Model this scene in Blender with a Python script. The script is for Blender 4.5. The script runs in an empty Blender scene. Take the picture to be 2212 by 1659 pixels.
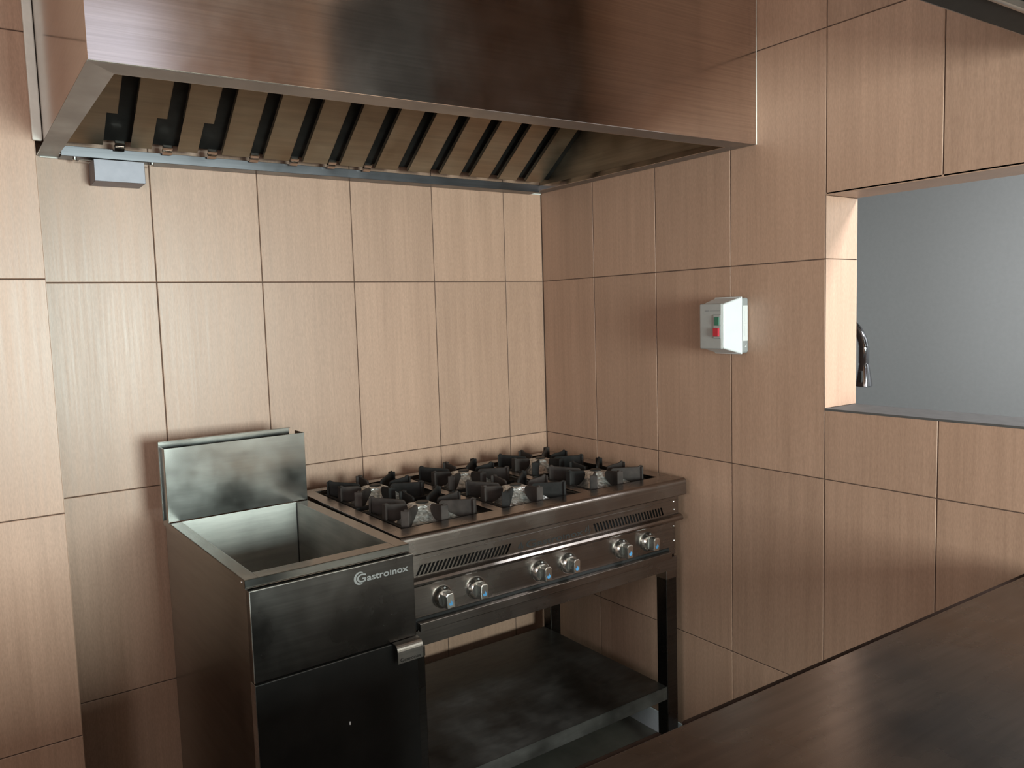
import bpy, bmesh, math, random
from mathutils import Matrix, Vector

random.seed(7)
scene = bpy.context.scene
COL = scene.collection

# ------------------------------------------------------------------ camera
CAM_POS = (-1.93059, -2.52058, 1.48905)
YAW, PITCH, ROLL, FPX = 0.61115, -0.09030, -0.02977, 1717.5
fwd = Vector((math.sin(YAW) * math.cos(PITCH), math.cos(YAW) * math.cos(PITCH), math.sin(PITCH)))
rgt = fwd.cross(Vector((0, 0, 1))).normalized()
upv = rgt.cross(fwd)
cr, sr = math.cos(ROLL), math.sin(ROLL)
cam_x = cr * rgt + sr * upv
cam_y = -sr * rgt + cr * upv
cam_data = bpy.data.cameras.new('camera')
cam_data.sensor_width = 36.0
cam_data.lens = FPX / 2212 * 36.0
cam_data.clip_start = 0.02
cam = bpy.data.objects.new('camera', cam_data)
M = Matrix((cam_x, cam_y, -fwd)).transposed().to_4x4()
M.translation = Vector(CAM_POS)
cam.matrix_world = M
COL.objects.link(cam)
scene.camera = cam

# ------------------------------------------------------------------ world, lights, exposure
world = bpy.data.worlds.new('world')
scene.world = world
world.use_nodes = True
world.node_tree.nodes['Background'].inputs[0].default_value = (0.55, 0.62, 0.72, 1)
world.node_tree.nodes['Background'].inputs[1].default_value = 0.25

scene.view_settings.view_transform = 'Standard'
scene.view_settings.look = 'None'
scene.view_settings.gamma = 1.0
scene.view_settings.use_curve_mapping = False
scene.view_settings.exposure = 0.13
scene.cycles.max_bounces = 10
scene.cycles.diffuse_bounces = 5
scene.cycles.glossy_bounces = 6
scene.cycles.sample_clamp_indirect = 6.0


def area_light(name, loc, rot, sx, sy, power, color):
    l = bpy.data.lights.new(name, 'AREA')
    l.shape = 'RECTANGLE'
    l.size, l.size_y = sx, sy
    l.energy = power
    l.color = color
    o = bpy.data.objects.new(name, l)
    o.location = loc
    o.rotation_euler = rot
    COL.objects.link(o)
    return o


# daylight entering by the tall window in the wall behind the photographer: sky above, garden green below
WIN_X0, WIN_X1, WIN_Z0, WIN_ZM, TRANSOM_X1, WIN_Z1 = -1.45, -0.45, 0.85, 1.90, -0.86, 3.50
FRONT_Y = -5.0
area_light('daylight_sky', (-1.155, FRONT_Y + 0.02, 2.70), (math.radians(90), 0, 0), 0.58, 1.55, 2.6, (0.86, 0.86, 1.0))
area_light('daylight_garden', (-0.95, FRONT_Y + 0.02, 1.375), (math.radians(90), 0, 0), 1.0, 1.0, 206.0, (0.84, 1.0, 0.95))
# added fill light in an invented second opening, further left along the wall
area_light('fill_light_left', (-2.75, FRONT_Y + 0.02, 1.375), (math.radians(90), 0, 0), 1.0, 1.0, 28.0, (1.0, 0.97, 0.94))
# smaller window in the wall at the photographer's left
SIDE_Y0, SIDE_Y1, SIDE_Z0, SIDE_Z1 = -2.75, -2.05, 1.15, 2.15
area_light('daylight_side', (-3.38, -2.4, 1.65), (math.radians(90), 0, math.radians(-90)), 0.7, 1.0, 20.0, (0.95, 0.98, 1.0))
# added light for the room behind the serving hatch, no lamp seen there
area_light('back_room_light', (0.95, -3.0, 2.9), (0, 0, 0), 0.6, 0.6, 180.0, (0.95, 0.98, 1.0))


# ------------------------------------------------------------------ materials
def new_mat(name):
    m = bpy.data.materials.new(name)
    m.use_nodes = True
    nt = m.node_tree
    return m, nt, nt.nodes['Principled BSDF']


def link(nt, a, b):
    nt.links.new(a, b)


def obj_coords(nt, scale, rnd=True):
    tc = nt.nodes.new('ShaderNodeTexCoord')
    mp = nt.nodes.new('ShaderNodeMapping')
    mp.inputs['Scale'].default_value = scale
    link(nt, tc.outputs['Object'], mp.inputs['Vector'])
    if rnd:
        oi = nt.nodes.new('ShaderNodeObjectInfo')
        mul = nt.nodes.new('ShaderNodeMath')
        mul.operation = 'MULTIPLY'
        mul.inputs[1].default_value = 53.0
        link(nt, oi.outputs['Random'], mul.inputs[0])
        link(nt, mul.outputs[0], mp.inputs['Location'])
    return mp.outputs['Vector']


def noise(nt, vec, scale=1.0, detail=3.0, rough=0.6):
    n = nt.nodes.new('ShaderNodeTexNoise')
    n.inputs['Scale'].default_value = scale
    n.inputs['Detail'].default_value = detail
    n.inputs['Roughness'].default_value = rough
    link(nt, vec, n.inputs['Vector'])
    return n.outputs['Fac']


def ramp(nt, fac, stops):
    r = nt.nodes.new('ShaderNodeValToRGB')
    els = r.color_ramp.elements
    while len(els) < len(stops):
        els.new(0.5)
    for e, (p, c) in zip(els, stops):
        e.position = p
        e.color = tuple(c) + (1,) if len(c) == 3 else c
    link(nt, fac, r.inputs['Fac'])
    return r.outputs['Color']


def maprange(nt, fac, a, b, c, d):
    r = nt.nodes.new('ShaderNodeMapRange')
    r.inputs[1].default_value, r.inputs[2].default_value = a, b
    r.inputs[3].default_value, r.inputs[4].default_value = c, d
    link(nt, fac, r.inputs[0])
    return r.outputs[0]


def mix(nt, fac, c1, c2, mode='MIX'):
    n = nt.nodes.new('ShaderNodeMix')
    n.data_type = 'RGBA'
    n.blend_type = mode
    if isinstance(fac, (int, float)):
        n.inputs[0].default_value = fac
    else:
        link(nt, fac, n.inputs[0])
    for s, c in ((n.inputs[6], c1), (n.inputs[7], c2)):
        if isinstance(c, tuple):
            s.default_value = c + (1,) if len(c) == 3 else c
        else:
            link(nt, c, s)
    return n.outputs[2]


def bump(nt, bsdf, height, strength, dist=0.001):
    b = nt.nodes.new('ShaderNodeBump')
    b.inputs['Strength'].default_value = strength
    b.inputs['Distance'].default_value = dist
    link(nt, height, b.inputs['Height'])
    link(nt, b.outputs[0], bsdf.inputs['Normal'])


def make_tile_mat(name, base):
    m, nt, b = new_mat(name)
    streak = noise(nt, obj_coords(nt, (110, 110, 2.6)), 1.0, 4, 0.7)
    broad = noise(nt, obj_coords(nt, (14, 14, 0.9)), 1.0, 2, 0.5)
    weave = noise(nt, obj_coords(nt, (420, 420, 90)), 1.0, 2, 0.5)
    d = tuple(c * 0.90 for c in base)
    l = tuple(min(1, c * 1.08) for c in base)
    c1 = ramp(nt, streak, [(0.30, d), (0.52, base), (0.74, l)])
    c2 = ramp(nt, broad, [(0.3, (0.94, 0.93, 0.92)), (0.7, (1.05, 1.05, 1.05))])
    c3 = ramp(nt, weave, [(0.3, (0.90, 0.89, 0.88)), (0.7, (1.08, 1.08, 1.08))])
    c = mix(nt, 1.0, mix(nt, 1.0, c1, c2, 'MULTIPLY'), c3, 'MULTIPLY')
    oi = nt.nodes.new('ShaderNodeObjectInfo')
    v = maprange(nt, oi.outputs['Random'], 0, 1, 0.93, 1.06)
    hs = nt.nodes.new('ShaderNodeHueSaturation')
    link(nt, c, hs.inputs['Color'])
    link(nt, v, hs.inputs['Value'])
    link(nt, hs.outputs[0], b.inputs['Base Color'])
    link(nt, maprange(nt, streak, 0.3, 0.7, 0.37, 0.45), b.inputs['Roughness'])
    b.inputs['Specular IOR Level'].default_value = 0.62
    bump(nt, b, streak, 0.10, 0.0006)
    return m


def make_steel(name, base, rough, stretch=(3, 3, 160), smudge=0.12, metallic=1.0, dents=0.0):
    m, nt, b = new_mat(name)
    fine = noise(nt, obj_coords(nt, stretch), 1.0, 3, 0.6)
    sm = noise(nt, obj_coords(nt, (7, 7, 7)), 1.0, 4, 0.6)
    d = tuple(c * 0.86 for c in base)
    l = tuple(min(1, c * 1.08) for c in base)
    c = mix(nt, 1.0, ramp(nt, fine, [(0.3, d), (0.7, l)]),
            ramp(nt, sm, [(0.22, (1 - smudge * 2,) * 3), (0.80, (1, 1, 1))]), 'MULTIPLY')
    link(nt, c, b.inputs['Base Color'])
    b.inputs['Metallic'].default_value = metallic
    link(nt, maprange(nt, sm, 0.3, 0.7, rough * 0.82, rough * 1.25), b.inputs['Roughness'])
    if dents:
        dn = noise(nt, obj_coords(nt, (14, 14, 14)), 1.0, 2, 0.5)
        bump(nt, b, dn, dents, 0.004)
    else:
        pass
    return m


def make_plain(name, base, rough, metallic=0.0, var=0.08, scale=30, spec=0.5, bump_s=0.0):
    m, nt, b = new_mat(name)
    n = noise(nt, obj_coords(nt, (scale,) * 3), 1.0, 3, 0.6)
    c = ramp(nt, n, [(0.3, tuple(c * (1 - var) for c in base)), (0.7, tuple(min(1, c * (1 + var)) for c in base))])
    link(nt, c, b.inputs['Base Color'])
    b.inputs['Roughness'].default_value = rough
    b.inputs['Metallic'].default_value = metallic
    b.inputs['Specular IOR Level'].default_value = spec
    if bump_s:
        bump(nt, b, n, bump_s, 0.002)
    return m


MAT = {}
MAT['tile'] = make_tile_mat('wood_look_tile', (0.385, 0.240, 0.171))
MAT['grout'] = make_plain('dark_grout', (0.085, 0.050, 0.036), 0.9)
MAT['steel'] = make_steel('brushed_steel', (0.50, 0.475, 0.45), 0.30)
MAT['hood_steel'] = make_steel('hood_brushed_steel', (0.66, 0.585, 0.54), 0.13, (3, 3, 220), 0.03)
MAT['hood_inside'] = make_steel('greasy_hood_steel', (0.54, 0.46, 0.35), 0.45, (3, 3, 90), 0.08)
MAT['sink_steel'] = make_steel('worn_sink_steel', (0.26, 0.26, 0.247), 0.19, (5, 5, 70), 0.10)
MAT['basin_steel'] = make_steel('stained_basin_steel', (0.55, 0.55, 0.515), 0.52, (5, 5, 60), 0.20)
MAT['dark_steel'] = make_steel('dull_dark_steel', (0.085, 0.077, 0.072), 0.28, (4, 120, 120), 0.08)
MAT['flange_steel'] = make_steel('dull_flange_steel', (0.27, 0.26, 0.26), 0.38, (3, 3, 120), 0.08)
MAT['stove_steel'] = make_steel('stove_brushed_steel', (0.27, 0.240, 0.222), 0.25, (3, 3, 200), 0.05)
MAT['work_steel'] = make_steel('worktop_steel', (0.22, 0.195, 0.18), 0.26, (4, 60, 60), 0.14)
MAT['shelf_steel'] = make_steel('grimy_shelf_steel', (0.18, 0.172, 0.16), 0.50, (14, 60, 60), 0.22)
MAT['gutter'] = make_steel('dull_gutter_steel', (0.105, 0.105, 0.115), 0.33, (3, 3, 120), 0.08)
MAT['satin'] = make_plain('satin_zinc_steel', (0.29, 0.285, 0.32), 0.60, 1.0, 0.06)
MAT['chrome'] = make_plain('knob_chrome', (0.72, 0.71, 0.68), 0.22, 1.0, 0.05)
MAT['bright_chrome'] = make_plain('tap_black_chrome', (0.22, 0.22, 0.23), 0.08, 1.0, 0.03)
MAT['iron'] = make_plain('sooty_cast_iron', (0.012, 0.0105, 0.010), 0.70, 0.0, 0.55, 22, 0.3, 0.25)
MAT['burnt_iron'] = make_plain('burnt_grey_iron', (0.030, 0.0225, 0.020), 0.70, 0.0, 0.6, 16, 0.3, 0.25)
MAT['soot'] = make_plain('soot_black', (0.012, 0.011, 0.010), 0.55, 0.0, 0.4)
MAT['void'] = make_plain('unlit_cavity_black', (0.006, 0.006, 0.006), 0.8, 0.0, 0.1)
MAT['door'] = make_plain('black_enamel', (0.008, 0.0075, 0.007), 0.42, 0.0, 0.3, 14, 0.25)
MAT['etched'] = make_plain('etched_grey', (0.16, 0.157, 0.153), 0.6, 0.0)
MAT['white_plastic'] = make_plain('white_plastic', (0.60, 0.615, 0.625), 0.4, 0.0, 0.02)
MAT['grey_plastic'] = make_plain('light_grey_plastic', (0.32, 0.315, 0.305), 0.5, 0.0, 0.03)
MAT['base_plastic'] = make_plain('mid_grey_plastic', (0.24, 0.245, 0.245), 0.5, 0.0, 0.03)
MAT['sticker'] = make_plain('paper_sticker', (0.58, 0.58, 0.58), 0.6, 0.0, 0.02)
MAT['print_grey'] = make_plain('print_grey', (0.22, 0.22, 0.22), 0.6, 0.0, 0.02)
MAT['sticker_print'] = make_plain('pale_print', (0.50, 0.52, 0.52), 0.6, 0.0, 0.02)
MAT['green'] = make_plain('green_button', (0.03, 0.135, 0.085), 0.4, 0.0, 0.03)
MAT['red'] = make_plain('red_button', (0.44, 0.018, 0.035), 0.4, 0.0, 0.03)
MAT['blue'] = make_plain('blue_mark', (0.06, 0.22, 0.42), 0.5, 0.0, 0.02)
MAT['sealant'] = make_plain('white_sealant', (0.66, 0.64, 0.60), 0.6, 0.0, 0.06)
MAT['white_board'] = make_plain('white_skirting', (0.66, 0.69, 0.74), 0.45, 0.0, 0.03)
MAT['back_wall'] = make_plain('grey_blue_plaster', (0.37, 0.385, 0.385), 0.75, 0.0, 0.03, 60)
MAT['ceiling'] = make_plain('ceiling_paint', (0.45, 0.40, 0.36), 0.85, 0.0, 0.03)
MAT['floor'] = make_plain('floor_tile', (0.14, 0.135, 0.115), 0.45, 0.0, 0.25, 8)
MAT['sill'] = make_plain('stone_sill', (0.075, 0.07, 0.068), 0.7, 0.0, 0.12, 30, 0.3)
MAT['canopy'] = make_plain('shaded_canopy_steel', (0.016, 0.0145, 0.013), 0.6, 0.0, 0.15, 30, 0.2)  # near-black base holds the shade on the steel underside
MAT['edge'] = make_plain('dark_brown_edging', (0.022, 0.013, 0.010), 0.95, 0.0, 0.2, 30, 0.05)


# ------------------------------------------------------------------ mesh helpers
def add_box(bm, x0, x1, y0, y1, z0, z1):
    v = [bm.verts.new(p) for p in ((x0, y0, z0), (x1, y0, z0), (x1, y1, z0), (x0, y1, z0),
                                   (x0, y0, z1), (x1, y0, z1), (x1, y1, z1), (x0, y1, z1))]
    for f in ((3, 2, 1, 0), (4, 5, 6, 7), (0, 1, 5, 4), (1, 2, 6, 5), (2, 3, 7, 6), (3, 0, 4, 7)):
        bm.faces.new([v[i] for i in f])


def add_prism(bm, poly, vec):
    """poly: list of 3-D points, extruded by vec."""
    a = [bm.verts.new(p) for p in poly]
    b = [bm.verts.new(Vector(p) + Vector(vec)) for p in poly]
    n = len(poly)
    bm.faces.new(a)
    bm.faces.new(list(reversed(b)))
    for i in range(n):
        j = (i + 1) % n
        bm.faces.new((a[j], a[i], b[i], b[j]))


def add_lathe(bm, profile, seg, mat4=None):
    """profile of (r, h) revolved about local Z."""
    rings = []
    for r, h in profile:
        if r < 1e-6:
            rings.append([bm.verts.new((0, 0, h))])
        else:
            rings.append([bm.verts.new((r * math.cos(2 * math.pi * k / seg), r * math.sin(2 * math.pi * k / seg), h))
                          for k in range(seg)])
    for A, B in zip(rings, rings[1:]):
        for k in range(seg):
            j = (k + 1) % seg
            if len(A) == 1:
                bm.faces.new((A[0], B[k], B[j]))
            elif len(B) == 1:
                bm.faces.new((A[k], A[j], B[0]))
            else:
                bm.faces.new((A[k], A[j], B[j], B[k]))
    if mat4 is not None:
        vs = [v for ring in rings for v in ring]
        bmesh.ops.transform(bm, matrix=mat4, verts=vs)


def add_tube(bm, pts, radii, seg=16):
    pts = [Vector(p) for p in pts]
    rings = []
    n = len(pts)
    up = Vector((1, 0, 0))
    for i, p in enumerate(pts):
        t = (pts[min(i + 1, n - 1)] - pts[max(i - 1, 0)]).normalized()
        a = up - t * up.dot(t)
        if a.length < 1e-4:
            a = Vector((0, 0, 1)) - t * t.z
        a.normalize()
        b = t.cross(a)
        r = radii[i] if isinstance(radii, (list, tuple)) else radii
        rings.append([bm.verts.new(p + r * (math.cos(2 * math.pi * k / seg) * a + math.sin(2 * math.pi * k / seg) * b))
                      for k in range(seg)])
    for A, B in zip(rings, rings[1:]):
        for k in range(seg):
            j = (k + 1) % seg
            bm.faces.new((A[k], A[j], B[j], B[k]))
    bm.faces.new(list(reversed(rings[0])))
    bm.faces.new(rings[-1])


def mesh_from(bm, name, smooth=False):
    bmesh.ops.recalc_face_normals(bm, faces=bm.faces)
    me = bpy.data.meshes.new(name)
    bm.to_mesh(me)
    bm.free()
    if smooth:
        for p in me.polygons:
            p.use_smooth = True
    return me


def obj(name, data, mat, parent=None, bevel=0.0, segs=2, smooth=False, loc=None, rot=None):
    me = data if isinstance(data, bpy.types.Mesh) else mesh_from(data, name, smooth)
    if mat is not None and not me.materials:
        me.materials.append(MAT[mat])
    o = bpy.data.objects.new(name, me)
    COL.objects.link(o)
    o.parent = parent
    if loc is not None:
        o.location = loc
    if rot is not None:
        o.rotation_euler = rot
    if bevel:
        md = o.modifiers.new('bevel', 'BEVEL')
        md.width = bevel
        md.segments = segs
        md.limit_method = 'ANGLE'
        md.angle_limit = math.radians(40)
    if smooth:
        md = o.modifiers.new('es', 'EDGE_SPLIT')
        md.split_angle = math.radians(38)
    return o


def boxobj(name, dims, mat, parent=None, bevel=0.0, **k):
    bm = bmesh.new()
    add_box(bm, *dims)
    return obj(name, bm, mat, parent, bevel, **k)


def boxesobj(name, dl, mat, parent=None, bevel=0.0, **k):
    bm = bmesh.new()
    for d in dl:
        add_box(bm, *d)
    return obj(name, bm, mat, parent, bevel, **k)


def empty(name, loc, rz=0.0, parent=None):
    o = bpy.data.objects.new(name, None)
    COL.objects.link(o)
    o.location = loc
    o.rotation_euler = (0, 0, rz)
    o.empty_display_size = 0.1
    o.parent = parent
    return o


def tag(o, label, cat, group=None):
    o['label'] = label
    o['category'] = cat
    if group:
        o['group'] = group
    return o


def structure(o, label=None):
    o['kind'] = 'structure'
    if label:
        o['label'] = label
    return o


def text_mesh(name, body, size, extrude=0.0004, sx=1.0, bold=0.0):
    cu = bpy.data.curves.new(name, 'FONT')
    cu.body = body
    cu.size = size
    cu.extrude = extrude
    cu.offset = bold
    o = bpy.data.objects.new(name + '_tmp', cu)
    COL.objects.link(o)
    o.scale = (sx, 1, 1)
    dg = bpy.context.evaluated_depsgraph_get()
    dg.update()
    me = bpy.data.meshes.new_from_object(o.evaluated_get(dg))
    for v in me.vertices:
        v.co.x *= sx
    bpy.data.objects.remove(o)
    bpy.data.curves.remove(cu)
    return me


def text_width(me):
    xs = [v.co.x for v in me.vertices]
    return (min(xs), max(xs)) if xs else (0, 0)


# ------------------------------------------------------------------ room shell
TW, TH, GAP = 0.3117, 0.6, 0.0028
ROWS = [-0.194, 0.406, 1.006, 1.606, 2.206, 2.806, 3.406, 4.006]
CEIL = 3.75
PROUD = 0.0016
tile_cache = {}


def tile_mesh(w, h, axis):
    """axis 'y': face looks to -y;  'x': face looks to -x.  Origin in the middle of the back."""
    key = (round(w, 4), round(h, 4), axis)
    if key in tile_cache:
        return tile_cache[key]
    bm = bmesh.new()
    c = 0.0011
    A, B = w / 2, h / 2
    rings = []
    for ins, dep in ((0, 0), (0, PROUD * 0.45), (c, PROUD)):
        ring = []
        for sx, sz in ((-1, -1), (1, -1), (1, 1), (-1, 1)):
            a, b = sx * (A - ins), sz * (B - ins)
            ring.append(bm.verts.new((a, -dep, b) if axis == 'y' else (-dep, -a, b)))
        rings.append(ring)
    for R0, R1 in zip(rings, rings[1:]):
        for i in range(4):
            j = (i + 1) % 4
            bm.faces.new((R0[i], R0[j], R1[j], R1[i]))
    bm.faces.new(rings[-1])
    bm.faces.new(list(reversed(rings[0])))
    me = mesh_from(bm, 'tile')
    me.materials.append(MAT['tile'])
    tile_cache[key] = me
    return me


def put_tile(parent, axis, plane, a0, a1, z0, z1):
    """a0..a1: extent along x (axis y) or along y (axis x)."""
    a0, a1 = min(a0, a1), max(a0, a1)
    w, h = a1 - a0 - GAP, z1 - z0 - GAP
    if w < 0.012 or h < 0.012:
        return
    m = (a0 + a1) / 2
    z = (z0 + z1) / 2
    loc = (m, plane + PROUD, z) if axis == 'y' else (plane + PROUD, m, z)
    o = bpy.data.objects.new('tile', tile_mesh(w, h, axis))
    COL.objects.link(o)
    o.location = loc
    o.parent = parent


def spans(edges, lo, hi):
    e = sorted([x for x in edges if lo < x < hi] + [lo, hi])
    return list(zip(e, e[1:]))


LEFT_X = -3.4
PIL_X, PIL_Y = -1.725, -0.20
OP_Y0, OP_Y1, OP_Z0, OP_Z1 = -1.247, -2.80, 1.202, 1.774
WALL_T = 0.142

floor = structure(boxobj('floor', (LEFT_X - .1, 2.6, FRONT_Y - .15, 0.2, -0.08, 0.0), 'floor'))
ceiling = structure(boxobj('ceiling', (LEFT_X - .1, 2.6, FRONT_Y - .15, 0.2, CEIL, CEIL + 0.08), 'ceiling'))

wall_back = structure(boxobj('wall_back', (PIL_X - 0.02, 0.15, PROUD, 0.12, 0, CEIL), 'grout'))
cols = [-0.1796 - i * TW for i in range(8)]
for xa, xb in spans(cols, PIL_X, -0.001):
    for za, zb in spans(ROWS, 0.0, CEIL):
        put_tile(wall_back, 'y', 0.0, xa, xb, za, zb)

# the part of the back wall at far left stands forward like a pillar
wall_left = structure(boxobj('wall_left', (LEFT_X, PIL_X - PROUD, PIL_Y + PROUD, 0.12, 0, CEIL), 'grout'))
pc = [PIL_X - i * TW for i in range(1, 8)]
for xa, xb in spans(pc, LEFT_X + 0.01, PIL_X):
    for za, zb in spans(ROWS, 0.0, CEIL):
        put_tile(wall_left, 'y', PIL_Y, xa, xb, za, zb)

# return face of the pillar, towards the stove
for za, zb in spans(ROWS, 0.0, CEIL):
    bm = bmesh.new()
    add_box(bm, PIL_X - PROUD, PIL_X, PIL_Y + 0.003, -0.002, za + GAP / 2, zb - GAP / 2)
    obj('tile', bm, 'tile', wall_left)

bm = bmesh.new()
x0, x1 = PROUD, WALL_T
add_box(bm, x0, x1, OP_Y0, 0.12, 0, CEIL)
add_box(bm, x0, x1, FRONT_Y, OP_Y1, 0, CEIL)
add_box(bm, x0, x1, OP_Y1, OP_Y0, 0, OP_Z0 - 0.004)
add_box(bm, x0, x1, OP_Y1, OP_Y0, OP_Z1 + 0.004, CEIL)
wall_right = structure(obj('wall_right', bm, 'grout'))
BASE_H = 0.077
rc = [-0.3057 - j * TW for j in range(17)]
rc[3] = OP_Y0                        # this joint runs into the edge of the hatch
for ya, yb in spans(rc + [OP_Y1], FRONT_Y + 0.01, -0.001):
    for za, zb in spans(ROWS, BASE_H, CEIL):
        ym = (ya + yb) / 2
        if OP_Y1 < ym < OP_Y0 + 0.01 and zb > OP_Z0 and za < OP_Z1:
            if za < OP_Z0 - 0.02:
                put_tile(wall_right, 'x', 0.0, ya, yb, za, OP_Z0)
            if zb > OP_Z1 + 0.02:
                put_tile(wall_right, 'x', 0.0, ya, yb, OP_Z1, zb)
        else:
            put_tile(wall_right, 'x', 0.0, ya, yb, za, zb)
baseboard = structure(boxobj('baseboard_right', (-0.004, 0.0015, FRONT_Y + .02, -0.0, 0, BASE_H), 'white_board', bevel=0.001),
                      'white skirting strip low on the right wall under the stove')

# lining of the serving hatch
jamb = structure(boxobj('trim_1', (0.001, WALL_T + .004, OP_Y0, OP_Y0 + 0.008, OP_Z0, OP_Z1), 'grout'))
for za, zb in ((OP_Z0, 1.606), (1.606, OP_Z1)):
    bm = bmesh.new()
    add_box(bm, 0.0, WALL_T + 0.004, OP_Y0 - 0.0016, OP_Y0, za + 0.001, zb - 0.001)
    obj('tile', bm, 'tile', jamb, bevel=0.0008)
lintel = structure(boxobj('trim_2', (0.0, WALL_T + .004, OP_Y1, OP_Y0, OP_Z1, OP_Z1 + 0.006), 'tile'))
sill = structure(boxobj('trim_3', (-0.001, WALL_T + .004, OP_Y1, OP_Y0, OP_Z0 - 0.006, OP_Z0), 'sill', bevel=0.001))

# wall behind the photographer with the daylight window, and the far side wall
bm = bmesh.new()
for xa, xb, za, zb in ((LEFT_X, -3.25, 0, CEIL), (-3.25, -2.25, 0, WIN_Z0), (-3.25, -2.25, WIN_ZM, CEIL), (-2.25, WIN_X0, 0, CEIL),  # gap at far left is made up for the fill light
                       (WIN_X1, 0.0, 0, CEIL), (WIN_X0, WIN_X1, 0, WIN_Z0),
                       (TRANSOM_X1, WIN_X1, WIN_ZM, CEIL), (WIN_X0, TRANSOM_X1, WIN_Z1, CEIL)):
    add_box(bm, xa, xb, FRONT_Y - 0.12, FRONT_Y, za, zb)
structure(obj('wall_front', bm, 'tile'))
bm = bmesh.new()
for ya, yb, za, zb in ((FRONT_Y, SIDE_Y0, 0, CEIL), (SIDE_Y1, 0.12, 0, CEIL), (SIDE_Y0, SIDE_Y1, 0, SIDE_Z0), (SIDE_Y0, SIDE_Y1, SIDE_Z1, CEIL)):
    add_box(bm, LEFT_X - 0.1, LEFT_X, ya, yb, za, zb)
structure(obj('wall_side', bm, 'tile'))

# the room seen through the hatch
structure(boxobj('wall_beyond', (1.75, 1.85, FRONT_Y, 0.2, 0, CEIL), 'back_wall'))
structure(boxobj('wall_beyond_end', (WALL_T, 1.75, 0.1, 0.2, 0, CEIL), 'back_wall'))
structure(boxobj('wall_beyond_near', (WALL_T, 1.75, FRONT_Y - 0.1, FRONT_Y, 0, CEIL), 'back_wall'))

# ------------------------------------------------------------------ extractor hood over the stove
HZ = 1.946
HTOP = 2.78
FL, FR = Vector((-1.710, -0.996, 0)), Vector((-0.004, -1.026, 0))
BL, BR = Vector((-1.708, -0.004, 0)), Vector((-0.004, -0.004, 0))
hood = empty('extractor_hood', (-0.85, -0.5, HZ))
tag(hood, 'large brushed steel extractor hood with slanted baffle filters above the stove', 'extractor hood')
HO = Vector((-0.85, -0.5, HZ))


def sag(x, y):
    return -0.016 * (x / -1.71) * (y / -1.0)      # the front left corner hangs a little low


def hp(p, z):
    return (p.x - HO.x, p.y - HO.y, z + sag(p.x, p.y) - HO.z)


def hood_quad(name, pts, z0, z1, mat, bevel=0.0008):
    bm = bmesh.new()
    add_prism(bm, [hp(p, z0) for p in pts], (0, 0, z1 - z0))
    return obj(name, bm, mat, hood, bevel)


d_f = (FR - FL).normalized()
n_f = Vector((-d_f.y, d_f.x, 0))            # into the hood
hood_quad('front_panel', [FL, FR, FR + n_f * 0.003, FL + n_f * 0.003], HZ, HTOP, 'hood_steel', 0.0012)
hood_quad('side_panel', [FL + n_f * .003, FL + n_f * .003 + Vector((.003, 0, 0)), BL + Vector((.003, 0, 0)), BL], HZ, HTOP, 'hood_steel')
hood_quad('side_panel', [FR + n_f * .003 - Vector((.003, 0, 0)), FR + n_f * .003, BR, BR - Vector((.003, 0, 0))], HZ, HTOP, 'hood_inside')
hood_quad('top_panel', [FL + n_f * .003, FR + n_f * .003, BR, BL], HTOP - 0.003, HTOP, 'hood_inside')
# bottom flanges
FW, SW, RW = 0.068, 0.050, 0.055
iFL = FL + n_f * FW + Vector((SW, 0, 0))
iFR = FR + n_f * FW - Vector((SW + .004, 0, 0))
iBL = BL + Vector((SW, -RW, 0))
iBR = BR + Vector((-SW - .004, -RW, 0))
hood_quad('bottom_flange', [FL + n_f * .003, FR + n_f * .003, iFR, iFL], HZ, HZ + 0.002, 'flange_steel', 0)
hood_quad('bottom_flange', [FL + n_f * .003, iFL, iBL, BL], HZ, HZ + 0.002, 'flange_steel', 0)
hood_quad('bottom_flange', [FR + n_f * .003, BR, iBR, iFR], HZ, HZ + 0.002, 'flange_steel', 0)
hood_quad('bottom_flange', [BL, iBL, iBR, BR], HZ, HZ + 0.002, 'flange_steel', 0)
# upturned inner lips
hood_quad('inner_lip', [iFR, iFR + Vector((-.002, 0, 0)), iBR + Vector((-.002, 0, 0)), iBR], HZ, HZ + 0.018, 'hood_steel', 0.0006)
hood_quad('inner_lip', [iFL, iFR, iFR + n_f * .002, iFL + n_f * .002], HZ, HZ + 0.02, 'hood_steel', 0.0006)
# grease gutter along the wall
bm = bmesh.new()
gx0, gx1 = -1.655, -0.058
add_prism(bm, [(gx0 - HO.x, y - HO.y, z - HO.z) for y, z in ((-0.0675, HZ + 0.021), (-0.0665, HZ - 0.006), (-0.006, HZ - 0.006), (-0.006, HZ - 0.004),
                                                       (-0.0645, HZ - 0.004), (-0.0655, HZ + 0.021))], (gx1 - gx0, 0, 0))
obj('grease_gutter', bm, 'gutter', hood, 0.0008)

# baffle slats on a plane that rises towards the front
SLOPE = 0.70
dy, dz = -1 / math.hypot(1, SLOPE), SLOPE / math.hypot(1, SLOPE)
ny, nz = -dz, dy                      # room side normal
P0y, P0z = -0.086, HZ + 0.024
LEN = 0.74


def slat_pts(poly, off):
    """poly in (x, along) -> 3-D hood-local points, off metres out of the filter plane (room side +)."""
    return [(x - HO.x, P0y + dy * s + ny * off - HO.y, P0z + dz * s + nz * off - HO.z) for x, s in poly]


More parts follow.
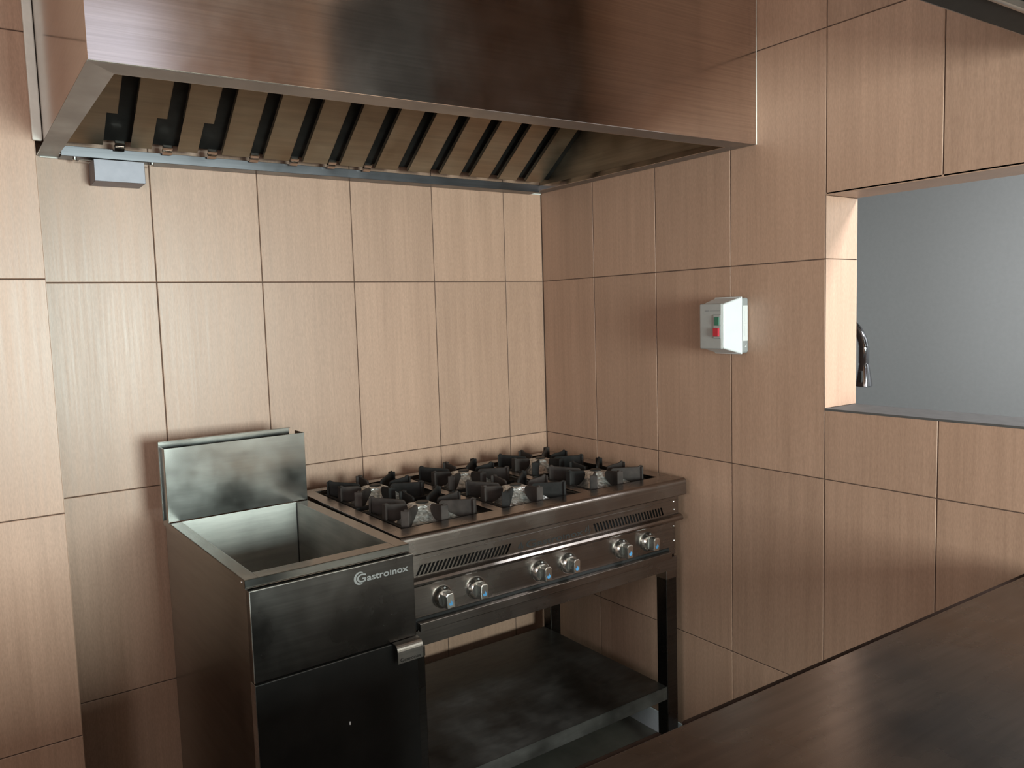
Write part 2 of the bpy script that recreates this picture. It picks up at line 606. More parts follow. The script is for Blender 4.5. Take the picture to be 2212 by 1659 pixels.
gaps = [-1.509 + 0.1226 * i for i in range(12)]
GWD = 0.042
edges = [-1.652 + 0.010] + [v for g in gaps for v in (g - GWD / 2, g + GWD / 2)] + [-0.062]
for k in range(13):
    xa, xb = edges[2 * k], edges[2 * k + 1]
    bm = bmesh.new()
    if k < 3:
        poly = [(xa, 0.004), (xb - 0.026, 0.004), (xb - 0.026, 0.118), (xb, 0.118), (xb, LEN), (xa, LEN)]
    else:
        poly = [(xa, 0.004), (xb, 0.004), (xb, LEN), (xa, LEN)]
    add_prism(bm, slat_pts(poly, 0.0), (0, -ny * 0.0015, -nz * 0.0015))
    # turned-back edges give the slat its depth
    for xe in (xa, xb - 0.0012):
        q = [(xe, 0.12 if k < 3 else 0.004), (xe + 0.0012, 0.12 if k < 3 else 0.004), (xe + 0.0012, LEN), (xe, LEN)]
        add_prism(bm, slat_pts(q, 0.0), (0, -ny * 0.012, -nz * 0.012))
    obj('baffle_slat', bm, 'hood_inside', hood)
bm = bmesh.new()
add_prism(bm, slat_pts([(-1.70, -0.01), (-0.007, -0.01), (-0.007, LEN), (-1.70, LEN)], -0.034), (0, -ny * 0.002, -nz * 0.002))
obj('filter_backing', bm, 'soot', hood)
for i, g in enumerate([-1.648] + gaps[:7]):
    bm = bmesh.new()
    w = 0.013 if i else 0.008
    for s0, s1, o1 in ((-0.010, 0.004, 0.006), (0.006, 0.018, 0.004)):
        add_prism(bm, slat_pts([(g - w - .006, s0), (g + w - .006, s0), (g + w - .006, s1), (g - w - .006, s1)], o1), (0, -ny * 0.012, -nz * 0.012))
    obj('filter_clip', bm, 'hood_steel', hood, 0.002)
# screws and sealant lines
for x in (-1.622, -1.428):
    bm = bmesh.new()
    add_lathe(bm, [(0, -0.004), (0.005, -0.004), (0.005, 0.003), (0.002, 0.005), (0, 0.005)], 10,
              Matrix.Translation((x - HO.x, -0.052 - HO.y, HZ - 0.010 - HO.z)) @ Matrix.Rotation(math.pi, 4, 'X'))
    obj('screw', bm, 'chrome', hood)
boxobj('sealant_strip', (PIL_X - 0.006 - HO.x, -1.7095 - HO.x, PIL_Y - 0.012 - HO.y, PIL_Y + 0.0 - HO.y, 0.0, CEIL - HZ - .01), 'sealant', hood, 0.003)
boxobj('sealant_strip', (-0.0042 - HO.x, -0.0002 - HO.x, -1.026 - HO.y, -1.018 - HO.y, 0.0, HTOP - HZ), 'sealant', hood, 0.001)
boxobj('sealant_strip', (-1.70 - HO.x, -0.004 - HO.x, -0.005 - HO.y, -0.0002 - HO.y, -0.004, 0.0), 'sealant', hood, 0.001)

# grease cup hung from the gutter
cup = empty('grease_cup', (-1.520, -0.052, 1.874))
tag(cup, 'small shiny steel grease cup hanging under the left end of the hood', 'cup')
bm = bmesh.new()
hw, T = 0.063, 0.0015
add_box(bm, -hw, hw, -0.048, -0.048 + T, 0, 0.058)
add_box(bm, -hw, hw, 0.046 - T, 0.046, 0, 0.058)
add_box(bm, -hw, -hw + T, -0.048, 0.046, 0, 0.058)
add_box(bm, hw - T, hw, -0.048, 0.046, 0, 0.058)
add_box(bm, -hw, hw, -0.048, 0.046, 0, T)
obj('cup_body', bm, 'satin', cup, 0.0012)
boxobj('hanger_tab', (-hw - .03, hw + .03, -0.010, 0.012, 0.058, 0.060), 'hood_steel', cup, 0.0005)

# ------------------------------------------------------------------ gas stove
SX, SY, SR = -1.0591, -0.8179, 0.0097
stove = empty('gas_stove', (SX, SY, 0), SR)
tag(stove, 'wide stainless steel six-burner gas stove with open shelf in the tiled corner', 'stove')
ZT = 0.940
# top plate: frame with three openings
xs_open = [(0.040, 0.328), (0.360, 0.652), (0.684, 0.974)]
Y0, Y1 = 0.112, 0.697
W, D = 1.030, 0.735
bars = [(0.0, W, 0.062, Y0), (0.0, W, Y1, D), (0.0, xs_open[0][0], Y0, Y1), (xs_open[2][1], W, Y0, Y1),
        (xs_open[0][1], xs_open[1][0], Y0, Y1), (xs_open[1][1], xs_open[2][0], Y0, Y1)]
bm = bmesh.new()
for a, b, c, d in bars:
    add_box(bm, a, b, c, d, ZT - 0.004, ZT)
# rolled front lip
prof = [(0.064, ZT - 0.004), (0.064, ZT)]
for k in range(9):
    a = math.radians(90 + 90 * k / 8)
    prof.append((0.050 + 0.013 * math.cos(a), ZT - 0.013 + 0.013 * math.sin(a)))
prof += [(0.037, 0.889), (0.040, 0.886), (0.052, 0.886), (0.052, 0.890), (0.041, 0.890)]
for k in range(8, -1, -1):
    a = math.radians(90 + 90 * k / 8)
    prof.append((0.050 + 0.009 * math.cos(a), ZT - 0.013 + 0.009 * math.sin(a)))
add_prism(bm, [(0.0, y, z) for y, z in prof], (W, 0, 0))
# end caps of the lip, folded side and back edges
for xa, xb in ((0.0, 0.002), (W - 0.002, W)):
    add_prism(bm, [(xa, 0.041, 0.889), (xa, 0.041, ZT - 0.012), (xa, 0.050, ZT - 0.003), (xa, D, ZT - 0.003), (xa, D, ZT - 0.028), (xa, 0.08, ZT - 0.028), (xa, 0.075, 0.889)], (xb - xa, 0, 0))
add_box(bm, 0, W, D - 0.002, D, ZT - 0.03, ZT)
obj('top_plate', bm, 'stove_steel', stove, 0.0008)

# body shell: sides, back, floor of the burner box
boxesobj('body_shell', [(0.018, 0.021, 0.072, 0.720, 0.640, ZT - .004), (1.004, 1.007, 0.072, 0.720, 0.640, ZT - .004),
                        (0.018, 1.007, 0.717, 0.720, 0.640, ZT - .004), (0.018, 1.007, 0.072, 0.720, 0.640, 0.643)], 'stove_steel', stove)
boxobj('burner_tray', (0.022, 1.003, 0.080, 0.716, 0.898, 0.902), 'soot', stove)

# apron with punched slots
AY0, AY1 = 0.050, 0.052
AX0, AX1 = 0.020, 1.004
ZS0, ZS1 = 0.831, 0.857
bm = bmesh.new()
add_box(bm, AX0, AX1, AY0, AY1, ZS1, 0.889)
add_box(bm, AX0, AX1, AY0, AY1, 0.812, ZS0)


def slot_band(x_first, x_last, n, lean, edge_l, edge_r):
    """slots cut between x_first..x_last (bottom centres); bars left standing between them."""
    pitch = (x_last - x_first) / (n - 1)
    sw = pitch * 0.58
    cut = []
    for i in range(n):
        c = x_first + i * pitch
        cut += [c - sw / 2, c + sw / 2]
    b = [edge_l] + cut + [edge_r]
    for i in range(0, len(b), 2):
        a0, a1 = b[i], b[i + 1]
        l0 = 0 if i == 0 else lean
        l1 = 0 if i == len(b) - 2 else lean
        add_prism(bm, [(a0, AY0, ZS0), (a1, AY0, ZS0), (a1 + l1, AY0, ZS1), (a0 + l0, AY0, ZS1)], (0, AY1 - AY0, 0))


slot_band(0.046, 0.323, 24, 0.015, AX0, 0.365)
slot_band(0.652, 0.934, 24, -0.009, 0.365, AX1)
apron = obj('vent_apron', bm, 'stove_steel', stove)
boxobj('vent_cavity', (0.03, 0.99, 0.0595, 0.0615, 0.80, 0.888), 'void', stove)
# pressed line below the lip
boxobj('trim_line', (AX0, AX1, 0.0488, 0.050, 0.8715, 0.8735), 'stove_steel', stove, 0.0005)

# ledge rail above the knobs
prof = [(0.052, 0.8275), (0.044, 0.826), (0.036, 0.821), (0.0325, 0.815), (0.033, 0.810), (0.037, 0.806), (0.066, 0.800), (0.066, 0.8275)]
bm = bmesh.new()
add_prism(bm, [(0.016, y, z) for y, z in prof], (0.994, 0, 0))
obj('ledge_rail', bm, 'stove_steel', stove, 0.0012)
boxobj('knob_panel', (0.018, 1.007, 0.066, 0.0675, 0.690, 0.806), 'stove_steel', stove)
boxobj('lower_panel', (0.018, 1.007, 0.060, 0.068, 0.640, 0.682), 'stove_steel', stove, 0.001)
tray = boxobj('drip_tray', (0.046, 0.968, 0.043, 0.066, 0.684, 0.707), 'stove_steel', stove, 0.002)
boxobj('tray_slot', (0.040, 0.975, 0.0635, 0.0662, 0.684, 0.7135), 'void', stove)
for x, y, z in ((0.9835, 0.0497, 0.868), (0.9855, 0.0497, 0.842), (1.000, 0.0658, 0.781), (1.000, 0.0658, 0.733)):
    bm = bmesh.new()
    add_lathe(bm, [(0.0034, 0), (0.0032, 0.0012), (0.0018, 0.0022), (0, 0.0025)], 10)
    obj('rivet', bm, 'chrome', stove, loc=(x, y, z), rot=(math.radians(90), 0, 0), smooth=True)


# lettering on the apron
def lettering(parent, mat, x0, x1, zbase, gsize, y, extrude=0.0004, bold=0.0, name='lettering'):
    """Large G followed by smaller letters, laid on a panel facing -y."""
    g = text_mesh(name, 'G', gsize, extrude, 1.0, bold)
    r = text_mesh(name, 'astro', gsize * 0.80, extrude, 1.0, bold * 0.8)
    i = text_mesh(name, 'I', gsize * 0.62, extrude, 1.0, bold * 0.8)
    s = text_mesh(name, 'nox', gsize * 0.80, extrude, 1.0, bold * 0.8)
    parts, x = [], 0.0
    for me in (g, r, i, s):
        a, b = text_width(me)
        parts.append((me, x - a))
        x += (b - a) + gsize * 0.07
    k = (x1 - x0) / (x - gsize * 0.07)
    bm = bmesh.new()
    for me, off in parts:
        n0 = len(bm.verts)
        bm.from_mesh(me)
        bm.verts.ensure_lookup_table()
        for v in bm.verts[n0:]:
            v.co = Vector((x0 + (v.co.x + off) * k, y - v.co.z, zbase + v.co.y))
        bpy.data.meshes.remove(me)
    me = bpy.data.meshes.new(name)
    bm.to_mesh(me)
    bm.free()
    return obj(name, me, mat, parent)


lettering(stove, 'void', 0.392, 0.598, 0.8325, 0.031, 0.0497, 0.0004, 0.00035)


def flame(parent, mat, cx, z0, s, y, t=0.0005, name='flame_mark'):
    """Flame outline drawn as two curling tongues over a cup."""
    bm = bmesh.new()
    tongues = [[(-0.30, 0.10), (-0.42, 0.36), (-0.20, 0.62), (-0.26, 0.86), (-0.06, 0.66), (-0.10, 0.40), (-0.18, 0.18)],
               [(-0.02, 0.14), (0.08, 0.40), (0.02, 0.72), (0.10, 1.05), (0.24, 0.76), (0.22, 0.42), (0.10, 0.14)],
               [(0.20, 0.10), (0.34, 0.36), (0.30, 0.58), (0.46, 0.42), (0.42, 0.20), (0.30, 0.04)],
               [(-0.40, 0.02), (-0.20, -0.10), (0.20, -0.10), (0.40, 0.02), (0.20, -0.03), (-0.20, -0.03)]]
    for tg in tongues:
        add_prism(bm, [(cx + px * s, y, z0 + pz * s) for px, pz in tg], (0, -t, 0))
    return obj(name, bm, mat, parent)


flame(stove, 'void', 0.617, 0.833, 0.026, 0.0500)
flame(stove, 'void', 0.372, 0.832, 0.022, 0.0500)

# knobs
knob_base_me = None
for i, kx in enumerate((0.128, 0.233, 0.449, 0.554, 0.766, 0.880)):
    k = empty('control_knob', (kx, 0.066, 0.753), 0, stove)
    if knob_base_me is None:
        rotx = Matrix.Rotation(math.radians(90), 4, 'X')
        bm = bmesh.new()
        add_lathe(bm, [(0, 0), (0.0305, 0), (0.0305, 0.003), (0.0295, 0.006), (0.0255, 0.014), (0.0225, 0.017), (0, 0.017)], 36, rotx)
        knob_base_me = mesh_from(bm, 'knob_base', True)
        bm = bmesh.new()
        pr = [(-0.0115, -0.0215), (0.0115, -0.0215), (0.0125, -0.010), (0.0125, 0.014), (0.008, 0.0205), (-0.008, 0.0205), (-0.0125, 0.014), (-0.0125, -0.010)]
        add_prism(bm, [(a, -0.015, b) for a, b in pr], (0, -0.026, 0))
        knob_grip_me = mesh_from(bm, 'knob_grip')
        bm = bmesh.new()
        add_lathe(bm, [(0.0032, 0), (0.003, 0.0012), (0, 0.0016)], 10, Matrix.Translation((0, -0.012, 0.0262)) @ Matrix.Rotation(math.radians(60), 4, 'X'))
        dot_me = mesh_from(bm, 'index_dot', True)
    ob = obj('knob_base', knob_base_me, 'chrome', k, smooth=True)
    g = obj('knob_grip', knob_grip_me, 'chrome', k, 0.003, 3)
    g.rotation_euler = (0, math.radians((-4, 3, 0, 2, -3, 4)[i]), 0)
    obj('index_dot', dot_me, 'grey_plastic', k, smooth=True)
    # blue flame mark printed on the end of the grip
    bm = bmesh.new()
    pts = [(-0.0065, 0.0), (-0.0060, -0.006), (-0.003, -0.0095), (0.003, -0.0095), (0.0060, -0.006), (0.0065, 0.0),
           (0.0040, -0.002), (0.0015, 0.005), (-0.0005, -0.001), (-0.0035, -0.003)]
    add_prism(bm, [(a, -0.0411, b - 0.003) for a, b in pts], (0, -0.0003, 0))
    obj('flame_mark', bm, 'blue', k)

# legs, shelf
for lx0, lx1, ly0, ly1 in ((0.958, 1.006, 0.062, 0.106), (0.020, 0.066, 0.062, 0.106), (0.958, 1.006, 0.674, 0.718), (0.020, 0.066, 0.674, 0.718)):
    leg = boxobj('leg', (lx0, lx1, ly0, ly1, 0.025, 0.641), 'dark_steel', stove, 0.002)
    boxobj('leg_socket', (lx0 - 0.001, lx1 + 0.001, ly0 - 0.001, ly1 + 0.001, 0.612, 0.640), 'stove_steel', leg, 0.001)
    boxobj('foot', (lx0 + 0.004, lx1 - 0.004, ly0 + 0.004, ly1 - 0.004, 0.0, 0.025), 'soot', leg, 0.002)
boxesobj('under_shelf', [(0.028, 0.957, 0.064, 0.716, 0.250, 0.2525), (0.066, 0.958, 0.064, 0.0665, 0.208, 0.2525),
                         (0.066, 0.958, 0.7135, 0.716, 0.208, 0.2525), (0.956, 0.958, 0.106, 0.674, 0.208, 0.2525)], 'shelf_steel', stove, 0.0008)

# burners and pan supports
fin_cache = {}


def fin_mesh(ro):
    zb = 0.902 if ro > 0.13 else 0.928
    if ro in fin_cache:
        return fin_cache[ro]
    bm = bmesh.new()
    pr = [(ro, zb), (ro + 0.0005, 0.977), (ro - 0.003, 0.980), (ro - 0.009, 0.979), (ro - 0.014, 0.975), (0.056, 0.970),
          (0.050, 0.966), (0.047, 0.955), (0.056, 0.934), (0.070, 0.927), (ro - 0.020, 0.924), (ro - 0.012, zb)]
    add_prism(bm, [(r, -0.0035, z) for r, z in pr], (0, 0.007, 0))
    add_box(bm, ro - 0.004, ro + 0.002, -0.0115, 0.0115, 0.926, 0.9765)      # turned end of the fin
    me = mesh_from(bm, 'fin')
    fin_cache[ro] = me
    return me


burner_me = None
for j, cy in enumerate((0.248, 0.545)):
    for i, cx in enumerate((0.178, 0.503, 0.829)):
        ps = empty('pan_support', (cx, cy, 0), 0, stove)
        h = 0.121
        boxesobj('grate_frame', [(-h, h, -h, -h + 0.013, 0.922, 0.934), (-h, h, h - 0.013, h, 0.922, 0.934),
                                 (-h, -h + 0.013, -h + .013, h - .013, 0.922, 0.934), (h - 0.013, h, -h + .013, h - .013, 0.922, 0.934)], 'iron', ps, 0.002)
        for a in range(8):
            ro = 0.118 if a % 2 == 0 else 0.152
            f = bpy.data.objects.new('fin', fin_mesh(ro).copy())
            f.data.materials.append(MAT['burnt_iron' if random.random() < 0.45 else 'iron'])
            COL.objects.link(f)
            f.parent = ps
            f.rotation_euler = (0, 0, math.radians(45 * a + random.uniform(-2, 2)))
            md = f.modifiers.new('bevel', 'BEVEL')
            md.width = 0.0015
            md.segments = 1
        if burner_me is None:
            bm = bmesh.new()
            add_lathe(bm, [(0.0, 0.963), (0.030, 0.963), (0.040, 0.961), (0.046, 0.956), (0.134, 0.913), (0.138, 0.9025)], 4,
                      Matrix.Rotation(math.radians(45), 4, 'Z'))
            bmesh.ops.subdivide_edges(bm, edges=bm.edges[:], cuts=7, use_grid_fill=True)
            for v in bm.verts:
                if v.co.z < 0.960:
                    u = math.sin(v.co.x * 260 + 1.3) * math.sin(v.co.y * 240) * math.sin(v.co.z * 400)
                    v.co.z += 0.0016 * u + random.uniform(-0.0007, 0.0007)
            burner_me = mesh_from(bm, 'burner_shield')
        obj('burner_shield', burner_me, 'foil', ps) if 'foil' in MAT else None
        if 'foil' not in MAT:
            m, nt, b = new_mat('hammered_foil')
            n = noise(nt, obj_coords(nt, (85, 85, 85)), 1.0, 2, 0.5)
            link(nt, ramp(nt, n, [(0.3, (0.26, 0.255, 0.24)), (0.6, (0.66, 0.65, 0.63))]), b.inputs['Base Color'])
            b.inputs['Metallic'].default_value = 0.75
            b.inputs['Roughness'].default_value = 0.38
            bump(nt, b, n, 0.8, 0.006)
            MAT['foil'] = m
            obj('burner_shield', burner_me, 'foil', ps)
        bm = bmesh.new()
        add_lathe(bm, [(0, 0.957), (0.018, 0.957), (0.019, 0.964), (0.016, 0.967), (0, 0.968)], 20)
        obj('burner_cap', bm, 'soot', ps, smooth=True)

# ------------------------------------------------------------------ fry dump / sink cabinet
KR = math.radians(1.7)
KX, KY = -1.4635, -0.8455
sink = empty('sink_cabinet', (KX, KY, 0), KR)
tag(sink, 'narrow steel sink cabinet with tall splashback and black door left of the stove', 'cabinet')
SW_, SD = 0.397, 0.70
SPL = 0.622
ZK = 0.940
boxesobj('top_rim', [(0, 0.031, 0.0, SPL, ZK - .003, ZK), (0.362, SW_, 0.0, SPL, ZK - .003, ZK), (0.031, 0.362, 0.0, 0.044, ZK - .003, ZK),
                     (0, SW_, 0.0, 0.002, 0.921, ZK), (0, 0.002, 0.0, SPL + .07, 0.921, ZK), (SW_ - .002, SW_, 0.0, SPL + .07, 0.921, ZK),
                     (0.0, SW_, 0.0, 0.010, 0.919, 0.921)], 'sink_steel', sink, 0.0009)
# basin: five faces seen from inside
bm = bmesh.new()
bx0, bx1, by0, by1, bz = 0.031, 0.362, 0.044, SPL - .002, 0.700
T = 0.0015
add_box(bm, bx0 - T, bx0, by0, by1, bz, ZK - .001)
add_box(bm, bx1, bx1 + T, by0, by1, bz, ZK - .001)
add_box(bm, bx0, bx1, by0 - T, by0, bz, ZK - .001)
add_box(bm, bx0, bx1, by1, by1 + T, bz, ZK - .001)
add_box(bm, bx0, bx1, by0, by1, bz - T, bz)
obj('basin', bm, 'basin_steel', sink)
boxobj('corner_seam', (bx1 - 0.0025, bx1 - 0.0002, by1 - 0.0025, by1 - 0.0002, bz, ZK - 0.003), 'soot', sink)
# splashback: front plate, side returns, taller rear plate
ZS = 1.146
spl = boxobj('splashback', (-0.001, SW_ + .001, SPL, SPL + 0.0015, ZK + 0.0015, ZS), 'sink_steel', sink, 0.0006)
boxobj('splash_return', (-0.001, 0.0006, SPL + .0015, SPL + 0.070, ZK - .003, ZS), 'sink_steel', spl)
boxobj('splash_return', (SW_ - 0.0006, SW_ + .001, SPL + .0015, SPL + 0.070, ZK - .003, ZS), 'sink_steel', spl)
boxobj('splash_rear_plate', (-0.006, SW_ - 0.03, SPL + 0.040, SPL + 0.0415, ZK, ZS + 0.016), 'sink_steel', spl, 0.0005)
boxobj('splash_rear_lip', (-0.006, SW_ - 0.03, SPL + 0.030, SPL + 0.0415, ZS + 0.0145, ZS + 0.016), 'sink_steel', spl, 0.0005)
# carcass
boxesobj('carcass', [(0.006, 0.0075, 0.010, SPL + .068, 0.10, 0.921), (SW_ - .0075, SW_ - .006, 0.010, SPL + .068, 0.10, 0.921),
                     (0.006, SW_ - .006, SPL + .066, SPL + .068, 0.10, 0.921), (0.006, SW_ - .006, 0.010, SPL + .066, 0.10, 0.102)], 'sink_steel', sink)
fp = boxobj('front_panel', (0.004, SW_ + .002, -0.015, 0.010, 0.716, 0.9175), 'dark_steel', sink, 0.0012)
boxobj('panel_edge_glint', (0.0032, 0.0050, -0.0156, -0.0120, 0.716, 0.9180), 'steel', fp, 0.0004)  # brighter strips stand in for the window glint on the panel edges
boxobj('panel_edge_glint', (0.0050, SW_ + .0025, -0.0156, -0.0120, 0.9163, 0.9182), 'steel', fp, 0.0004)
lettering(fp, 'etched', 0.250, 0.384, 0.880, 0.027, -0.0152, 0.0002, 0.0006)
bm = bmesh.new()
# thick crescent that shadows the capital G
cres = []
for k in range(13):
    a = math.radians(60 + 230 * k / 12)
    cres.append((0.2575 + 0.0150 * math.cos(a), 0.8895 + 0.0155 * math.sin(a)))
for k in range(12, -1, -1):
    a = math.radians(60 + 230 * k / 12)
    cres.append((0.2605 + 0.0125 * math.cos(a), 0.8895 + 0.0125 * math.sin(a)))
add_prism(bm, [(x, -0.0151, z) for x, z in cres], (0, -0.0002, 0))
obj('logo_crescent', bm, 'etched', fp)
door = boxobj('door', (0.004, SW_ + .002, -0.017, 0.010, 0.115, 0.711), 'door', sink, 0.0012)
boxobj('door_edge_strip', (0.0030, 0.0044, -0.0176, 0.0102, 0.115, 0.7116), 'steel', door)
boxobj('door_edge_strip', (0.0044, 0.330, -0.0176, 0.0102, 0.7108, 0.7122), 'steel', door)
# bull-nosed pull at the upper right of the door
bm = bmesh.new()
HH, HYO = 0.007, -0.015
prof = [(-0.002, 0.7085)]
for k in range(7):
    a = math.radians(90 + 90 * k / 6)
    prof.append((-0.012 + 0.016 * math.cos(a), 0.6925 + 0.016 * math.sin(a)))
prof += [(-0.028, 0.664), (-0.0265, 0.664)]
for k in range(6, -1, -1):
    a = math.radians(90 + 90 * k / 6)
    prof.append((-0.012 + 0.0145 * math.cos(a), 0.6925 + 0.0145 * math.sin(a)))
prof.append((-0.002, 0.707))
add_prism(bm, [(0.332, y + HYO, z + HH) for y, z in prof], (0.068, 0, 0))
hd = obj('handle', bm, 'steel', door)
lettering(hd, 'void', 0.338, 0.394, 0.675, 0.013, -0.0432, 0.0002, 0.0001)
# drip on the door
bm = bmesh.new()
add_lathe(bm, [(0, 0), (0.0018, 0.001), (0.0022, 0.004), (0.0014, 0.007), (0, 0.009)], 8)
obj('paint_drip', bm, 'white_plastic', door, loc=(0.215, -0.0174, 0.553))
for x in (0.02, SW_ - 0.05):
    for y in (0.03, SPL + .02):
        boxobj('foot', (x, x + .03, y, y + .03, 0, 0.101), 'dark_steel', sink, 0.002)
bm = bmesh.new()
add_lathe(bm, [(0.003, 0), (0.0028, 0.0012), (0, 0.002)], 8, Matrix.Translation((-0.0002, 0.02, 0.931)) @ Matrix.Rotation(math.radians(-90), 4, 'Y'))
obj('rivet', bm, 'chrome', sink)

# ------------------------------------------------------------------ switch box on the right wall
sb = empty('motor_switch_box', (0, -0.945, 1.348))
tag(sb, 'grey and white switch box with green and red buttons on the right wall', 'switch box')
y0b, y1b = -0.049, 0.049        # local, y0b faces the room
HB = 0.163
bm = bmesh.new()
add_box(bm, -0.030, 0.0, y0b, y1b, 0, HB)
base = obj('box_base', bm, 'base_plastic', sb, 0.006, 3)
# cover: white flank + grey face; frustum
ins = 0.017
bm = bmesh.new()
x_a, x_b = -0.030, -0.100
lo = [(x_a, y0b, -0.002), (x_a, y1b, -0.002), (x_a, y1b, HB + .002), (x_a, y0b, HB + .002)]
hi = [(x_b, y0b + .009, ins), (x_b, y1b - .006, ins), (x_b, y1b - .006, HB - ins), (x_b, y0b + .009, HB - ins)]
va = [bm.verts.new(p) for p in lo]
vb = [bm.verts.new(p) for p in hi]
bm.faces.new(va)
bm.faces.new(vb)
for i in range(4):
    j = (i + 1) % 4
    bm.faces.new((va[i], va[j], vb[j], vb[i]))
obj('cover', bm, 'white_plastic', sb, 0.005, 3)
boxobj('cover_flange', (-0.034, -0.029, y0b - .001, y1b + .001, -0.003, HB + .003), 'white_plastic', sb, 0.002)
face = boxobj('cover_face', (-0.108, -0.0985, y0b + .010, y1b - .004, ins - 0.002, HB - ins + .002), 'grey_plastic', sb, 0.006, segs=4)
boxobj('button_plate', (-0.1095, -0.1075, y0b + .0125, y0b + .040, 0.046, 0.116), 'base_plastic', face, 0.0008)
boxobj('button_frame', (-0.1105, -0.1075, y0b + .0140, y0b + .0385, 0.048, 0.114), 'grey_plastic', face, 0.0006)
boxobj('green_button', (-0.1125, -0.109, y0b + .0165, y0b + .034, 0.084, 0.1085), 'green', face, 0.001)
boxobj('red_button', (-0.1165, -0.109, y0b + .0165, y0b + .036, 0.0525, 0.0765), 'red', face, 0.001)
boxobj('printed_line', (-0.1084, -0.1078, y0b + .014, y0b + .052, 0.1262, 0.1278), 'print_grey', face)
boxobj('printed_line', (-0.1084, -0.1078, y0b + .056, y0b + .070, 0.1255, 0.1285), 'print_grey', face)
st = boxobj('side_sticker', (-0.0265, -0.0045, y0b - .0006, y0b, 0.036, 0.140), 'sticker', sb)
for d in ((-0.020, -0.018, y0b - .0009, y0b - .0006, 0.050, 0.080), (-0.020, -0.018, y0b - .0009, y0b - .0006, 0.092, 0.124),
          (-0.024, -0.010, y0b - .0009, y0b - .0006, 0.0865, 0.088)):
    boxobj('sticker_print', d, 'sticker_print', st)
bm = bmesh.new()
add_prism(bm, [(-0.019, y0b - .0004, 0.018), (-0.011, y0b - .0004, 0.018), (-0.011, y0b - .0004, 0.028), (-0.014, y0b - .0004, 0.022)], (0, -0.0004, 0))
obj('printed_mark', bm, 'sticker', sb)

# ------------------------------------------------------------------ island worktop in the foreground
wt = empty('island_counter', (0, -1.7975, 0), math.radians(-1.45))
tag(wt, 'brushed steel worktop in the foreground at lower right with dark edging', 'counter')
boxobj('worktop', (-2.50, -0.05, -0.66, 0.0, 0.862, 0.900), 'work_steel', wt, 0.002)
boxobj('edge_strip', (-1.118, -0.05, 0.0, 0.0105, 0.872, 0.8985), 'edge', wt, 0.002)
boxobj('edge_strip', (-2.50, -1.165, 0.0, 0.0105, 0.872, 0.8985), 'edge', wt, 0.002)
boxobj('light_block_cabinet', (-2.48, -0.98, -0.64, -0.03, 0.10, 0.862), 'dark_steel', wt, 0.002)  # unseen body, its extent chosen to block low window light
boxobj('plinth', (-2.45, -1.01, -0.61, -0.07, 0.0, 0.10), 'soot', wt)
boxobj('under_shelf', (-0.98, -0.08, -0.62, -0.05, 0.47, 0.49), 'dark_steel', wt, 0.002)  # unseen shelf, added to cut the light passing beneath the worktop
boxobj('light_block_panel', (-0.98, -0.12, -0.64, -0.62, 0.02, 0.49), 'dark_steel', wt, 0.002)  # unseen panel, added to block light under that shelf
for y in (-0.62, -0.07):
    boxobj('leg', (-0.12, -0.08, y, y + 0.04, 0.0, 0.862), 'dark_steel', wt, 0.002)

# ------------------------------------------------------------------ second hood above the island
h2 = empty('canopy_hood', (0, -1.79, 2.0), math.radians(-1.8))
tag(h2, 'steel canopy hood with its shade coloured in, cut off at the upper right corner', 'extractor hood')
X0 = -0.64
X1 = -0.03
DD = -0.86
boxobj('front_panel', (X0, X1, -0.003, 0.0, 0.0, 0.75), 'stove_steel', h2, 0.001)
boxobj('back_panel', (X0, X1, DD, DD + .003, 0.0, 0.75), 'canopy', h2, 0.001)
boxobj('side_panel', (X0, X0 + .003, DD + .003, -0.003, 0.0, 0.75), 'canopy', h2)
boxobj('side_panel', (X1 - .003, X1, DD + .003, -0.003, 0.0, 0.75), 'canopy', h2)
boxobj('top_panel', (X0, X1, DD, 0.0, 0.747, 0.75), 'canopy', h2)
boxobj('bottom_flange', (X0 + .003, X1 - .003, -0.064, -0.003, 0.0, 0.002), 'canopy', h2)
boxobj('bottom_flange', (X0 + .003, X1 - .003, DD + .003, DD + .064, 0.0, 0.002), 'canopy', h2)
boxobj('bottom_flange', (X0 + .003, X0 + .06, DD + .064, -0.064, 0.0, 0.002), 'canopy', h2)
boxobj('bottom_flange', (X1 - .06, X1 - .003, DD + .064, -0.064, 0.0, 0.002), 'canopy', h2)
boxobj('inner_lip', (X0 + .06, X1 - .06, -0.074, -0.064, -0.004, 0.014), 'steel', h2, 0.003)
for k in range(7):
    y = -0.10 - 0.10 * k
    boxobj('baffle_slat', (X0 + .06, X1 - .06, y - 0.075, y, 0.035, 0.038), 'steel', h2)
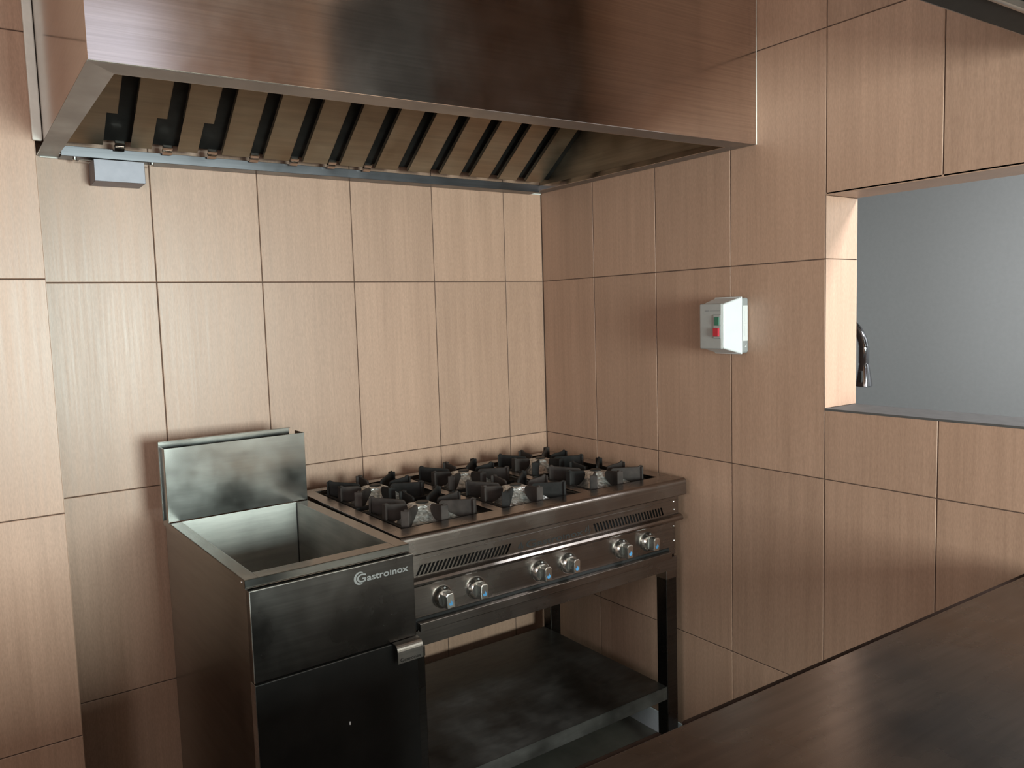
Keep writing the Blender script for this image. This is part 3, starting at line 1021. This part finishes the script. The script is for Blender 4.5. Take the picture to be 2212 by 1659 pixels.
boxobj('filter_backing', (X0 + .01, X1 - .01, DD + .01, -0.01, 0.075, 0.078), 'soot', h2)

# ------------------------------------------------------------------ tap in the room behind the hatch
cz = 0.93
sc2 = empty('sink_counter', (0.15, -1.9, 0))
tag(sc2, 'steel sink counter hidden below the sill behind the hatch', 'counter')
boxobj('countertop', (0, 0.62, -0.9, 1.6, cz - 0.03, cz), 'steel', sc2, 0.002)
boxobj('counter_body', (0.02, 0.58, -0.88, 1.58, 0, cz - 0.03), 'dark_steel', sc2)
tap = empty('kitchen_tap', (0.45, -0.865, cz))
tag(tap, 'dark chrome gooseneck tap with pull-down spray head behind the hatch', 'tap')
bm = bmesh.new()
add_lathe(bm, [(0, 0), (0.030, 0), (0.030, 0.006), (0.022, 0.012), (0.020, 0.075), (0.017, 0.085), (0, 0.086)], 24)
obj('tap_base', bm, 'bright_chrome', tap, smooth=True)
R_ = 0.112
pts = [(0, 0, 0.08), (0, 0, 0.25), (0, 0, 0.40)]
rad = [0.0135, 0.0135, 0.0135]
for k in range(1, 17):
    a = math.pi * k / 16 * 0.96
    pts.append((0, -R_ + R_ * math.cos(a), 0.40 + R_ * math.sin(a)))
    rad.append(0.0135 + 0.002 * k / 16)
bm = bmesh.new()
add_tube(bm, pts, rad, 18)
obj('spout', bm, 'bright_chrome', tap, smooth=True)
end = pts[-1]
bm = bmesh.new()
add_lathe(bm, [(0, 0.0), (0.0165, 0.0), (0.0165, -0.050), (0.0150, -0.054), (0.0165, -0.058), (0.0185, -0.068), (0.0265, -0.116), (0.0270, -0.124), (0.022, -0.127), (0, -0.127)], 24,
          Matrix.Translation(end))
sh = obj('spray_head', bm, 'bright_chrome', tap, smooth=True)
boxobj('spray_button', (-0.0265, -0.018, end[1] - 0.010, end[1] + 0.002, end[2] - 0.112, end[2] - 0.075), 'soot', sh, 0.002)
bm = bmesh.new()
add_tube(bm, [(0.018, 0, 0.055), (0.05, 0, 0.062), (0.09, 0, 0.085)], [0.007, 0.006, 0.005], 12)
obj('lever', bm, 'bright_chrome', tap, smooth=True)
